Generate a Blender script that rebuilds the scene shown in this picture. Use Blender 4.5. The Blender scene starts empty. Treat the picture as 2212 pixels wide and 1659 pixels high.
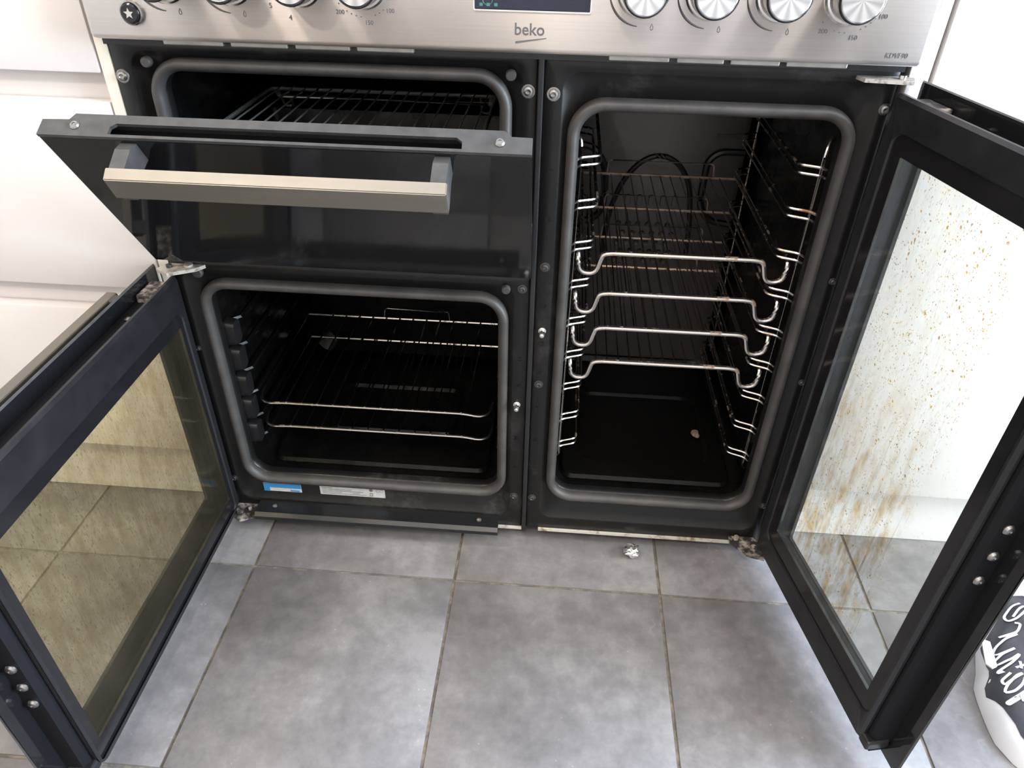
import bpy, bmesh, math, random
from mathutils import Vector, Matrix, noise
random.seed(7)
PI = math.pi
SC = bpy.context.scene
COL = SC.collection

# ------------------------------------------------------------------ camera, world, lights, exposure
cam_d = bpy.data.cameras.new('camera'); cam = bpy.data.objects.new('camera', cam_d); COL.objects.link(cam)
cam_d.sensor_width = 36.0; cam_d.lens = 25.4646; cam_d.clip_start = 0.01
_r = Vector((0.99706, 0.07445, 0.01824)); _f = Vector((-0.05007, 0.81280, -0.58038)); _u = Vector((-0.05803, 0.57776, 0.81414))
cam.matrix_world = Matrix(((_r.x, _u.x, -_f.x, 0.52838), (_r.y, _u.y, -_f.y, -0.86870), (_r.z, _u.z, -_f.z, 0.94808), (0, 0, 0, 1)))
SC.camera = cam

SC.view_settings.view_transform = 'Standard'; SC.view_settings.look = 'None'
SC.view_settings.gamma = 1.0; SC.view_settings.use_curve_mapping = False
SC.view_settings.exposure = -0.08
SC.cycles.use_denoising = True
SC.cycles.max_bounces = 6; SC.cycles.diffuse_bounces = 3; SC.cycles.glossy_bounces = 3; SC.cycles.transparent_max_bounces = 14
SC.cycles.caustics_reflective = False; SC.cycles.caustics_refractive = False
SC.cycles.use_adaptive_sampling = True; SC.cycles.adaptive_threshold = 0.06
SC.cycles.sample_clamp_indirect = 6.0

world = bpy.data.worlds.new('daylight'); SC.world = world; world.use_nodes = True
_bg = world.node_tree.nodes['Background']; _bg.inputs[0].default_value = (0.62, 0.77, 1.0, 1); _bg.inputs[1].default_value = 1.2

def area(name, loc, target, sx, sy, power, color):
    l = bpy.data.lights.new(name, 'AREA'); l.shape = 'RECTANGLE'; l.size = sx; l.size_y = sy; l.energy = power; l.color = color
    o = bpy.data.objects.new(name, l); COL.objects.link(o); o.location = loc
    o.rotation_euler = (Vector(target) - Vector(loc)).to_track_quat('-Z', 'Y').to_euler()
    return o
# daylight coming in through the glazed door of the right wall
area('glazed_door_daylight', (2.44, -0.66, 1.06), (0.4, -0.60, 0.80), 0.92, 1.85, 235, (0.68, 0.81, 1.0))
LAMP_COLOR = (1.0, 0.87, 0.73)

# ------------------------------------------------------------------ materials
def nodes(name):
    m = bpy.data.materials.new(name); m.use_nodes = True
    return m, m.node_tree.nodes, m.node_tree.links, m.node_tree.nodes['Principled BSDF']
def coords(N, L, scale=(1, 1, 1), kind='Object'):
    t = N.new('ShaderNodeTexCoord'); mp = N.new('ShaderNodeMapping'); mp.inputs['Scale'].default_value = scale
    L.new(t.outputs[kind], mp.inputs[0]); return mp.outputs[0]
def noise_n(N, L, vec, scale, detail=4, rough=.55):
    n = N.new('ShaderNodeTexNoise'); n.inputs['Scale'].default_value = scale; n.inputs['Detail'].default_value = detail; n.inputs['Roughness'].default_value = rough
    L.new(vec, n.inputs['Vector']); return n.outputs['Fac']
def ramp(N, L, fac, stops):
    r = N.new('ShaderNodeValToRGB'); e = r.color_ramp.elements
    while len(e) < len(stops): e.new(.5)
    for q, (p, c) in zip(e, stops):
        q.position = p; q.color = (c, c, c, 1) if isinstance(c, (int, float)) else (*c, 1)
    L.new(fac, r.inputs[0]); return r.outputs[0]
def math_n(N, L, op, a, b=None):
    n = N.new('ShaderNodeMath'); n.operation = op
    for i, v in enumerate((a, b)):
        if v is None: continue
        if isinstance(v, (int, float)): n.inputs[i].default_value = v
        else: L.new(v, n.inputs[i])
    return n.outputs[0]
def bump(N, L, B, height, strength, dist):
    b = N.new('ShaderNodeBump'); b.inputs['Strength'].default_value = strength; b.inputs['Distance'].default_value = dist
    L.new(height, b.inputs['Height']); L.new(b.outputs[0], B.inputs['Normal'])
def plain(name, color, rough, metal=0.0, vary=0.0, vscale=18, rvary=0.0, bstr=0.0, bscale=400, coat=0.0, spec=None):
    m, N, L, B = nodes(name)
    B.inputs['Base Color'].default_value = (*color, 1); B.inputs['Roughness'].default_value = rough; B.inputs['Metallic'].default_value = metal
    B.inputs['Coat Weight'].default_value = coat
    if spec is not None: B.inputs['Specular IOR Level'].default_value = spec
    v = coords(N, L)
    if vary:
        f = noise_n(N, L, v, vscale, 6)
        L.new(ramp(N, L, f, [(.3, tuple(c*(1-vary) for c in color)), (.7, tuple(min(1, c*(1+vary)) for c in color))]), B.inputs['Base Color'])
    if rvary:
        f = noise_n(N, L, v, vscale*1.7, 5)
        L.new(ramp(N, L, f, [(.3, max(.02, rough-rvary)), (.72, min(1, rough+rvary))]), B.inputs['Roughness'])
    if bstr: bump(N, L, B, noise_n(N, L, v, bscale, 3), bstr, .0006)
    return m

def dusty_black(name, color, rough):
    m, N, L, B = nodes(name); v = coords(N, L)
    f = noise_n(N, L, v, 7, 8, .68); g = noise_n(N, L, v, 120, 3)
    k = math_n(N, L, 'MULTIPLY', ramp(N, L, f, [(.56, 0.0), (.74, 1.0)]), ramp(N, L, g, [(.35, .2), (.65, 1.0)]))
    mx = N.new('ShaderNodeMix'); mx.data_type = 'RGBA'; L.new(k, mx.inputs[0]); mx.inputs[6].default_value = (*color, 1); mx.inputs[7].default_value = (.060, .055, .052, 1)
    L.new(mx.outputs[2], B.inputs['Base Color']); L.new(ramp(N, L, k, [(0, rough), (1, .6)]), B.inputs['Roughness']); B.inputs['Specular IOR Level'].default_value = .33
    return m
M = {}
M['frame'] = dusty_black('black_enamel_front', (.0070, .0066, .0065), .33)
M['rib'] = plain('rib_enamel', (.011, .0105, .011), .33)
M['enamel'] = plain('black_oven_enamel', (.0042, .0039, .0038), .25, vary=.4, vscale=14, rvary=.12, spec=.2)
M['doorblack'] = plain('satin_black_door', (.0135, .0133, .0145), .36, spec=.42, vary=.2, vscale=20, rvary=.1)
M['core'] = plain('matt_black_core', (.010, .010, .0115), .6, spec=.12)
M['border'] = plain('black_glass_border', (.011, .0105, .0115), .16, rvary=.08, vscale=9)
M['blackglass'] = plain('black_outer_glass', (.010, .010, .011), .07, rvary=.03, vscale=7)
M['greymetal'] = plain('dusty_grey_sheet', (.056, .054, .052), .46, vary=.25, vscale=60, rvary=.1)
M['seal'] = plain('grey_rubber_seal', (.050, .045, .042), .5, vary=.3, vscale=24, bstr=.3, bscale=600)
M['white'] = plain('white_lacquer', (.70, .655, .625), .30)
M['cream'] = plain('cream_filler', (.72, .68, .60), .42)
M['plinth'] = plain('white_plinth', (.66, .62, .59), .4)
M['gap'] = plain('dark_gap', (.03, .03, .032), .7)
M['wall'] = plain('wall_paint', (.78, .76, .73), .85, bstr=.2, bscale=250)
M['wallfront'] = plain('warm_wall_paint', (.62, .57, .51), .85, bstr=.2, bscale=250)
M['ceil'] = plain('ceiling_paint', (.84, .83, .81), .9)
M['worktop'] = plain('dark_worktop', (.05, .048, .047), .3, vary=.3, vscale=90)
M['screw'] = plain('zinc_screw', (.32, .31, .30), .35, metal=1.0, vary=.3, vscale=200)
M['darkscrew'] = plain('blackened_screw', (.10, .098, .095), .4, metal=.8)
M['brightpin'] = plain('bright_pin', (.80, .79, .76), .2, metal=1.0)
M['print'] = plain('grey_print', (.10, .095, .095), .5)
M['plastic'] = plain('black_plastic', (.012, .012, .013), .35)
M['leg'] = plain('dark_leg', (.03, .03, .03), .5)
M['upvc'] = plain('white_window_frame', (.85, .85, .85), .35)
M['bagwhite'] = plain('bag_white_plastic', (.78, .78, .80), .33, bstr=.35, bscale=26)
M['bagblack'] = plain('bag_black_print', (.035, .036, .040), .33, bstr=.5, bscale=40, vary=.3, vscale=25)
M['bagletter'] = plain('bag_white_lettering', (.70, .70, .72), .35)
M['foil'] = plain('aluminium_foil', (.80, .80, .80), .28, metal=1.0)
M['crumb'] = plain('burnt_crumb', (.26, .19, .14), .8, vary=.5, vscale=160)
M['slat'] = plain('dull_steel_slat', (.34, .33, .30), .45, metal=.7, vary=.15, vscale=60)
M['hob'] = plain('steel_hob', (.55, .54, .52), .3, metal=1.0)
M['labelblue'] = plain('blue_sticker', (.05, .26, .58), .45)
M['labelwhite'] = plain('white_sticker', (.62, .61, .60), .45, vary=.12, vscale=120)
M['labelink'] = plain('sticker_ink', (.16, .16, .17), .6)
M['glassdark'] = plain('display_glass', (.010, .014, .028), .06)
M['displayink'] = plain('display_marks', (.05, .16, .14), .4)

def steel(name, base, rough, aniso, tint=None):
    m, N, L, B = nodes(name)
    B.inputs['Metallic'].default_value = 1.0
    v = coords(N, L, (6, 1, 420))
    g = noise_n(N, L, v, 1.0, 3)
    L.new(ramp(N, L, g, [(.3, tuple(c*.93 for c in base)), (.7, base)]), B.inputs['Base Color'])
    v2 = coords(N, L); s = noise_n(N, L, v2, 22, 6, .65)
    L.new(ramp(N, L, s, [(.35, rough), (.8, rough+.04)]), B.inputs['Roughness'])
    if not aniso: return m
    B.inputs['Anisotropic'].default_value = aniso
    t = N.new('ShaderNodeCombineXYZ'); t.inputs[2].default_value = 1.0
    L.new(t.outputs[0], B.inputs['Tangent'])
    return m
M['steel'] = steel('brushed_steel_panel', (.66, .615, .585), .37, .95)
M['handle'] = steel('brushed_steel_handle', (.29, .268, .232), .52, 0)
M['knobside'] = plain('knob_dark_chrome', (.30, .295, .29), .16, metal=1.0)
M['ring'] = plain('knob_black_ring', (.02, .02, .02), .2, metal=.2)

def knobcap():
    m, N, L, B = nodes('spun_knob_cap'); B.inputs['Metallic'].default_value = 1.0
    t = N.new('ShaderNodeTexCoord'); s = N.new('ShaderNodeSeparateXYZ'); L.new(t.outputs['Object'], s.inputs[0])
    a = math_n(N, L, 'ARCTAN2', s.outputs[2], s.outputs[0])
    w = math_n(N, L, 'SINE', math_n(N, L, 'MULTIPLY', a, 9.0))
    L.new(ramp(N, L, math_n(N, L, 'ADD', math_n(N, L, 'MULTIPLY', w, .5), .5), [(0, (.55, .56, .58)), (1, (.86, .86, .87))]), B.inputs['Base Color'])
    B.inputs['Roughness'].default_value = .2
    return m
M['cap'] = knobcap()

def wire():
    m, N, L, B = nodes('chromed_wire'); v = coords(N, L)
    f = noise_n(N, L, v, 34, 5, .7)
    k = ramp(N, L, f, [(.56, 0.0), (.70, 1.0)])
    mx = N.new('ShaderNodeMix'); mx.data_type = 'RGBA'; L.new(k, mx.inputs[0])
    mx.inputs[6].default_value = (.62, .58, .54, 1); mx.inputs[7].default_value = (.30, .15, .07, 1)
    L.new(mx.outputs[2], B.inputs['Base Color'])
    L.new(ramp(N, L, k, [(0, 1.0), (1, .35)]), B.inputs['Metallic'])
    L.new(ramp(N, L, k, [(0, .24), (1, .6)]), B.inputs['Roughness'])
    return m
M['wire'] = wire()
M['rustwire'] = plain('browned_wire', (.50, .36, .27), .34, metal=.55, vary=.4, vscale=50)
M['thinwire'] = plain('thin_chromed_wire', (.58, .52, .47), .2, metal=1.0, vary=.35, vscale=40)
M['rackbright'] = plain('bright_rack_wire', (.78, .75, .71), .22, metal=.7)

def dirty(name, dirt, base, rough, lo=.48, hi=.62, scale=60, metal=0.0, spec=.5):
    m, N, L, B = nodes(name); v = coords(N, L)
    f = noise_n(N, L, v, scale, 8, .7); k = ramp(N, L, f, [(lo, 0.0), (hi, 1.0)])
    mx = N.new('ShaderNodeMix'); mx.data_type = 'RGBA'; L.new(k, mx.inputs[0])
    mx.inputs[6].default_value = (*base, 1); mx.inputs[7].default_value = (*dirt, 1)
    L.new(mx.outputs[2], B.inputs['Base Color']); B.inputs['Roughness'].default_value = rough; B.inputs['Metallic'].default_value = metal; B.inputs['Specular IOR Level'].default_value = spec
    return m
M['hinge'] = dirty('grimy_hinge', (.42, .36, .30), (.03, .028, .026), .5)
M['hingelight'] = dirty('greasy_hinge_plate', (.12, .09, .07), (.44, .40, .35), .5, .5, .66, 90)
M['rustcream'] = dirty('rusty_cream_edge', (.22, .11, .05), (.55, .51, .45), .6, .52, .66, 55)
M['cavback'] = dirty('oven_back_panel', (.10, .092, .088), (.062, .056, .053), .36, .52, .8, 16)
M['grease'] = dirty('greasy_grille', (.22, .11, .04), (.03, .027, .024), .35, .45, .7, 60)
M['crumbs_floor'] = dirty('oven_base', (.10, .09, .085), (.0045, .0042, .0040), .26, .70, .78, 70, spec=.2)

def tile_mat():
    m, N, L, B = nodes('slate_tile')
    t = N.new('ShaderNodeTexCoord'); oi = N.new('ShaderNodeObjectInfo')
    cm = N.new('ShaderNodeVectorMath'); cm.operation = 'ADD'
    sc = N.new('ShaderNodeVectorMath'); sc.operation = 'SCALE'; sc.inputs['Scale'].default_value = 3.0
    L.new(oi.outputs['Location'], sc.inputs[0]); L.new(t.outputs['Object'], cm.inputs[0]); L.new(sc.outputs[0], cm.inputs[1])
    v = cm.outputs[0]
    a = noise_n(N, L, v, 4.5, 6, .62); b = noise_n(N, L, v, 38, 3, .7)
    mix = math_n(N, L, 'ADD', math_n(N, L, 'MULTIPLY', a, .72), math_n(N, L, 'MULTIPLY', b, .28))
    col = ramp(N, L, mix, [(.38, (.125, .116, .114)), (.5, (.178, .165, .162)), (.62, (.250, .232, .227))])
    vein = noise_n(N, L, v, 9, 3, .6)
    vk = ramp(N, L, math_n(N, L, 'ABSOLUTE', math_n(N, L, 'SUBTRACT', vein, .5)), [(0.0, 1.0), (.012, 0.0)])
    gate = ramp(N, L, noise_n(N, L, v, 6.3, 2), [(.58, 0.0), (.72, 1.0)])
    fl = N.new('ShaderNodeTexVoronoi'); fl.inputs['Scale'].default_value = 70; L.new(v, fl.inputs['Vector'])
    fk = math_n(N, L, 'MULTIPLY', ramp(N, L, fl.outputs['Distance'], [(.05, 1.0), (.12, 0.0)]), ramp(N, L, noise_n(N, L, v, 9, 3), [(.52, 0.0), (.62, 1.0)]))
    k = math_n(N, L, 'MAXIMUM', math_n(N, L, 'MULTIPLY', math_n(N, L, 'MULTIPLY', vk, gate), .2), math_n(N, L, 'MULTIPLY', fk, .55))
    mx = N.new('ShaderNodeMix'); mx.data_type = 'RGBA'; L.new(k, mx.inputs[0]); L.new(col, mx.inputs[6]); mx.inputs[7].default_value = (.40, .38, .36, 1)
    L.new(mx.outputs[2], B.inputs['Base Color'])
    L.new(ramp(N, L, b, [(.3, .36), (.7, .52)]), B.inputs['Roughness'])
    bump(N, L, B, mix, .35, .002)
    return m
M['tile'] = tile_mat()
M['grout'] = dirty('sandy_grout', (.24, .20, .15), (.115, .10, .085), .9, .45, .62, 40)

def pane(name, tint, dirt_col, drips, spots, film, film_col, seed, clean_from=None, hinge_sign=1, run_z=.22, grain=.3):
    """clear glass with baked-on grease: runs, spatter and a thin film"""
    m = bpy.data.materials.new(name); m.use_nodes = True; N = m.node_tree.nodes; L = m.node_tree.links
    N.remove(N['Principled BSDF']); out = N['Material Output']
    tr = N.new('ShaderNodeBsdfTransparent'); tr.inputs[0].default_value = (*tint, 1)
    gl = N.new('ShaderNodeBsdfGlossy'); gl.inputs['Roughness'].default_value = .06
    lw = N.new('ShaderNodeLayerWeight'); lw.inputs[0].default_value = .5
    fr = math_n(N, L, 'ADD', math_n(N, L, 'MULTIPLY', math_n(N, L, 'POWER', lw.outputs['Facing'], 5.0), .6), .025)
    g = N.new('ShaderNodeMixShader'); L.new(fr, g.inputs[0]); L.new(tr.outputs[0], g.inputs[1]); L.new(gl.outputs[0], g.inputs[2])
    if not (drips or spots or film):
        L.new(g.outputs[0], out.inputs[0]); return m
    df = N.new('ShaderNodeBsdfDiffuse'); tl = N.new('ShaderNodeBsdfTranslucent'); ds = N.new('ShaderNodeMixShader'); ds.inputs[0].default_value = .25
    L.new(df.outputs[0], ds.inputs[1]); L.new(tl.outputs[0], ds.inputs[2])
    tc = N.new('ShaderNodeTexCoord'); off = N.new('ShaderNodeVectorMath'); off.operation = 'ADD'; off.inputs[1].default_value = (seed, 0, seed*.7)
    L.new(tc.outputs['Object'], off.inputs[0]); v = off.outputs[0]
    def mp(s, rot=0):
        q = N.new('ShaderNodeMapping'); q.inputs['Scale'].default_value = s; q.inputs['Rotation'].default_value = (0, rot, 0); L.new(v, q.inputs[0]); return q.outputs[0]
    region = ramp(N, L, noise_n(N, L, v, 4.5, 3), [(.24, 0.2), (.46, 1.0)])
    if clean_from is not None:
        s = N.new('ShaderNodeSeparateXYZ'); L.new(tc.outputs['Object'], s.inputs[0])
        wob = math_n(N, L, 'ADD', math_n(N, L, 'MULTIPLY', s.outputs[0], hinge_sign), math_n(N, L, 'MULTIPLY', noise_n(N, L, v, 14, 3), .05))
        cl = ramp(N, L, math_n(N, L, 'DIVIDE', wob, .4), [((clean_from+.010)/.4, 1.0), ((clean_from+.035)/.4, 0.0)])
        region = math_n(N, L, 'MULTIPLY', region, cl)
    total = None
    def add(x):
        nonlocal total
        total = x if total is None else math_n(N, L, 'MAXIMUM', total, x)
    sz = N.new('ShaderNodeSeparateXYZ'); L.new(tc.outputs['Object'], sz.inputs[0])
    low = ramp(N, L, sz.outputs[2], [(run_z, 1.0), (run_z+.16, .18)])
    if drips:
        hz = ramp(N, L, noise_n(N, L, mp((60, 1, 16), .05), 1.0, 3, .6), [(.43, 0.0), (.66, 1.0)])
        add(math_n(N, L, 'MULTIPLY', math_n(N, L, 'MULTIPLY', hz, region), math_n(N, L, 'MULTIPLY', low, drips*.75)))
        d = ramp(N, L, noise_n(N, L, mp((330, 1, 5), .05), 1.0, 3, .6), [(.58, 0.0), (.66, 1.0)])
        add(math_n(N, L, 'MULTIPLY', math_n(N, L, 'MULTIPLY', d, region), math_n(N, L, 'MULTIPLY', low, drips*.8)))
        d2 = ramp(N, L, noise_n(N, L, mp((430, 1, 120), .5), 1.0, 2, .7), [(.56, 0.0), (.66, 1.0)])
        add(math_n(N, L, 'MULTIPLY', math_n(N, L, 'MULTIPLY', d2, region), drips*grain))
    if spots:
        for sc_, th in ((150, .20), (330, .22)):
            wv = N.new('ShaderNodeVectorMath'); wv.operation = 'ADD'; nz = N.new('ShaderNodeTexNoise'); nz.inputs['Scale'].default_value = 90
            q = mp((sc_, 1, sc_*.8)); L.new(v, nz.inputs['Vector']); L.new(q, wv.inputs[0]); L.new(nz.outputs['Color'], wv.inputs[1])
            vo = N.new('ShaderNodeTexVoronoi'); vo.inputs['Scale'].default_value = 1.0; L.new(wv.outputs[0], vo.inputs['Vector'])
            sp = ramp(N, L, vo.outputs['Distance'], [(th-.05, 1.0), (th+.04, 0.0)])
            gate = ramp(N, L, noise_n(N, L, v, 48 if sc_ < 200 else 75, 3), [(.49, 0.0), (.55, 1.0)])
            add(math_n(N, L, 'MULTIPLY', math_n(N, L, 'MULTIPLY', sp, gate), math_n(N, L, 'MULTIPLY', math_n(N, L, 'ADD', math_n(N, L, 'MULTIPLY', region, .85), .12), spots)))
    dark = noise_n(N, L, v, 90, 3)
    stain = ramp(N, L, dark, [(.38, dirt_col), (.66, tuple(c*.55 for c in dirt_col))])
    tm = N.new('ShaderNodeMix'); tm.data_type = 'RGBA'; L.new(total, tm.inputs[0]); tm.inputs[6].default_value = (*tint, 1); L.new(stain, tm.inputs[7]); L.new(tm.outputs[2], tr.inputs[0])
    df.inputs[0].default_value = (*film_col, 1); tl.inputs[0].default_value = (*film_col, 1)
    fac = math_n(N, L, 'MULTIPLY', ramp(N, L, noise_n(N, L, v, 11, 2), [(.3, .5), (.75, 1.0)]), film)
    mm = N.new('ShaderNodeMixShader'); L.new(fac, mm.inputs[0]); L.new(g.outputs[0], mm.inputs[1]); L.new(ds.outputs[0], mm.inputs[2])
    L.new(mm.outputs[0], out.inputs[0])
    return m
M['pane_clear'] = pane('clear_glass', (.97, .975, .97), None, 0, 0, 0, None, 0)
M['pane_right'] = pane('greasy_glass_right', (.955, .935, .86), (.72, .43, .06), 1.0, 1.0, .035, (.74, .73, .68), 3.1, .238, 1, .33, .35)
M['pane_left'] = pane('greasy_glass_left', (1.0, .95, .70), (.62, .38, .14), .55, .45, .03, (.80, .70, .48), 8.3, None, 1, .5, 1.3)
def emit(name, color, s):
    m, N, L, B = nodes(name); B.inputs['Base Color'].default_value = (.8, .8, .8, 1)
    B.inputs['Emission Color'].default_value = (*color, 1); B.inputs['Emission Strength'].default_value = s; return m
M['lamp'] = emit('lit_diffuser', LAMP_COLOR, 14.0)

# ------------------------------------------------------------------ mesh helpers
def obj(name, bm, mat, parent=None, smooth=False, angle=.6, kind=None):
    bmesh.ops.recalc_face_normals(bm, faces=bm.faces[:])
    me = bpy.data.meshes.new(name); bm.to_mesh(me); bm.free()
    for mm in (mat if isinstance(mat, (list, tuple)) else [mat]): me.materials.append(mm)
    if smooth:
        for p in me.polygons: p.use_smooth = True
        me.set_sharp_from_angle(angle=angle)
    o = bpy.data.objects.new(name, me); COL.objects.link(o)
    if parent is not None: o.parent = parent
    if kind: o['kind'] = kind
    return o
def empty(name, loc=(0, 0, 0)):
    o = bpy.data.objects.new(name, None); COL.objects.link(o); o.location = loc; o.empty_display_size = .05
    return o
def tag(o, label, cat, group=None):
    o['label'] = label; o['category'] = cat
    if group: o['group'] = group
    return o
def B(): return bmesh.new()
def box(bm, x0, x1, y0, y1, z0, z1, bev=0.0, seg=2):
    vs = [bm.verts.new((x, y, z)) for x in (x0, x1) for y in (y0, y1) for z in (z0, z1)]
    fs = [bm.faces.new([vs[i] for i in f]) for f in ((0, 1, 3, 2), (4, 6, 7, 5), (0, 4, 5, 1), (2, 3, 7, 6), (0, 2, 6, 4), (1, 5, 7, 3))]
    if bev:
        es = list({e for f in fs for e in f.edges})
        bmesh.ops.bevel(bm, geom=es, offset=bev, segments=seg, affect='EDGES', profile=.5)
    return bm
def rrect(x0, x1, z0, z1, r, n=6):
    r = max(1e-4, min(r, (x1-x0)/2-1e-4, (z1-z0)/2-1e-4)); pts = []
    for cx, cz, a0 in ((x1-r, z1-r, 0), (x0+r, z1-r, PI/2), (x0+r, z0+r, PI), (x1-r, z0+r, 1.5*PI)):
        for i in range(n+1):
            a = a0 + PI/2*i/n; pts.append((cx+r*math.cos(a), cz+r*math.sin(a)))
    return pts
def loft(bm, rings, n=6, cap0=False, cap1=False, closed=False):
    """rings: (x0,x1,z0,z1,r,y) rounded rectangles in the x-z plane"""
    vr = []
    for x0, x1, z0, z1, r, y in rings:
        vr.append([bm.verts.new((x, y, z)) for x, z in rrect(x0, x1, z0, z1, r, n)])
    prs = list(zip(vr, vr[1:])) + ([(vr[-1], vr[0])] if closed else [])
    for a, b in prs:
        k = len(a)
        for i in range(k):
            bm.faces.new((a[i], a[(i+1) % k], b[(i+1) % k], b[i]))
    if cap0: bm.faces.new(vr[0])
    if cap1: bm.faces.new(vr[-1])
    return bm
def tube(bm, pts, r, seg=6, closed=False, cap=True):
    pts = [Vector(p) for p in pts]; n = len(pts); rings = []
    up = None
    for i, p in enumerate(pts):
        if closed: t = (pts[(i+1) % n]-pts[i-1])
        else: t = pts[min(i+1, n-1)]-pts[max(i-1, 0)]
        t.normalize()
        if up is None:
            up = Vector((0, 0, 1)) if abs(t.z) < .9 else Vector((1, 0, 0))
        a = t.cross(up)
        if a.length < 1e-4: a = t.cross(Vector((0, 1, 0)))
        a.normalize(); b = t.cross(a).normalized(); up = -b if False else up
        rr = r[i] if isinstance(r, (list, tuple)) else r
        rings.append([bm.verts.new(p + a*rr*math.cos(2*PI*k/seg) + b*rr*math.sin(2*PI*k/seg)) for k in range(seg)])
    for a, b in list(zip(rings, rings[1:])) + ([(rings[-1], rings[0])] if closed else []):
        for k in range(seg): bm.faces.new((a[k], a[(k+1) % seg], b[(k+1) % seg], b[k]))
    if cap and not closed:
        bm.faces.new(rings[0]); bm.faces.new(rings[-1])
    return bm
def fillet(pts, rad, n=4):
    """round the corners of an open polyline"""
    P = [Vector(p) for p in pts]; out = [P[0]]
    for i in range(1, len(P)-1):
        a, b, c = P[i-1], P[i], P[i+1]
        r1 = min(rad, (a-b).length*.49, (c-b).length*.49)
        s = b+(a-b).normalized()*r1; e = b+(c-b).normalized()*r1
        for k in range(n+1):
            t = k/n; out.append(s*(1-t)**2+b*2*t*(1-t)+e*t*t)
    out.append(P[-1]); return out
def lathe_y(bm, prof, seg=24, c=(0, 0, 0)):
    """profile (radius, y) turned about the y axis"""
    rings = []
    for r, y in prof:
        rings.append([bm.verts.new((c[0]+max(r, 1e-5)*math.cos(2*PI*k/seg), c[1]+y, c[2]+max(r, 1e-5)*math.sin(2*PI*k/seg))) for k in range(seg)])
    for a, b in zip(rings, rings[1:]):
        for k in range(seg): bm.faces.new((a[k], a[(k+1) % seg], b[(k+1) % seg], b[k]))
    bm.faces.new(rings[0]); bm.faces.new(rings[-1])
    return bm
def prism(bm, poly, axis, a0, a1):
    """extrude a 2-D polygon along an axis: 'x' takes (y,z), 'y' takes (x,z), 'z' takes (x,y)"""
    def P(q, a): return {'x': (a, q[0], q[1]), 'y': (q[0], a, q[1]), 'z': (q[0], q[1], a)}[axis]
    A = [bm.verts.new(P(q, a0)) for q in poly]; C = [bm.verts.new(P(q, a1)) for q in poly]
    bm.faces.new(A); bm.faces.new(C)
    for i in range(len(poly)):
        j = (i+1) % len(poly); bm.faces.new((A[i], A[j], C[j], C[i]))
    return bm
def text_mesh(name, s, size, depth, mat, parent, loc, rot, xscale=1.0, shear=0.0, align='LEFT', bold=0.0):
    cu = bpy.data.curves.new(name, 'FONT'); cu.body = s; cu.size = size; cu.extrude = depth; cu.align_x = align; cu.shear = shear; cu.offset = bold
    cu.resolution_u = 3
    t = bpy.data.objects.new(name+'_src', cu); COL.objects.link(t); bpy.context.view_layer.update()
    me = bpy.data.meshes.new_from_object(t.evaluated_get(bpy.context.evaluated_depsgraph_get()))
    bpy.data.objects.remove(t); me.name = name; me.materials.clear(); me.materials.append(mat)
    o = bpy.data.objects.new(name, me); COL.objects.link(o); o.parent = parent; o.location = loc; o.rotation_euler = rot; o.scale = (xscale, 1, 1)
    return o

# ------------------------------------------------------------------ the room
X0, X1, Y0, Y1, ZC = -1.7, 2.3, -2.5, 0.62, 2.4
def struct(name, bm, mat, parent=None): return obj(name, bm, mat, parent, kind='structure')
floor = struct('floor', box(B(), X0, X1, Y0, Y1, -.06, -.0025), M['grout'])
TS = .333; SX = .0607; SY = -.1001
_t = B(); box(_t, -TS/2+.0022, TS/2-.0022, -TS/2+.0022, TS/2-.0022, -.012, 0, .0012, 2)
tile0 = None
def clip_tile(cx, cy):
    a0, a1 = max(cx-TS/2+.0022, X0+.002), min(cx+TS/2-.0022, X1-.002); b0, b1 = max(cy-TS/2+.0022, Y0+.002), min(cy+TS/2-.0022, Y1-.002)
    return a0, a1, b0, b1
for i in range(-6, 8):
    for j in range(-8, 4):
        cx, cy = SX+(i+.5)*TS, SY+(j+.5)*TS
        a0, a1, b0, b1 = clip_tile(cx, cy)
        if a1-a0 < .02 or b1-b0 < .02: continue
        whole = (a1-a0 > TS-.006 and b1-b0 > TS-.006)
        if whole and tile0 is not None:
            t = tile0.copy(); COL.objects.link(t); t.parent = floor
        elif whole:
            tile0 = t = obj('floor_tile', _t, M['tile'], floor, smooth=True)
        else:
            t = obj('floor_tile', box(B(), a0-cx, a1-cx, b0-cy, b1-cy, -.012, 0, .0012, 2), M['tile'], floor, smooth=True)
        t.location = (cx, cy, random.uniform(-.0004, .0003))
struct('ceiling', box(B(), X0-.1, X1+.1, Y0-.1, Y1+.1, ZC, ZC+.1), M['ceil'])
struct('wall_back', box(B(), X0-.1, X1+.1, Y1, Y1+.1, -.06, ZC), M['wall'])
struct('wall_left', box(B(), X0-.1, X0, Y0, Y1, -.06, ZC), M['wall'])
WY0, WY1, WZ0, WZ1 = -1.20, -.12, 0.0, 2.10
b = B()
box(b, X1, X1+.1, Y0, WY0, -.06, ZC); box(b, X1, X1+.1, WY1, Y1, -.06, ZC); box(b, X1, X1+.1, WY0, WY1, -.06, -.0025); box(b, X1, X1+.1, WY0, WY1, WZ1, ZC)
struct('wall_right', b, M['wall'])
struct('wall_front', box(B(), X0-.1, X1+.1, Y0-.1, Y0, -.06, ZC), M['wallfront'])
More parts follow.
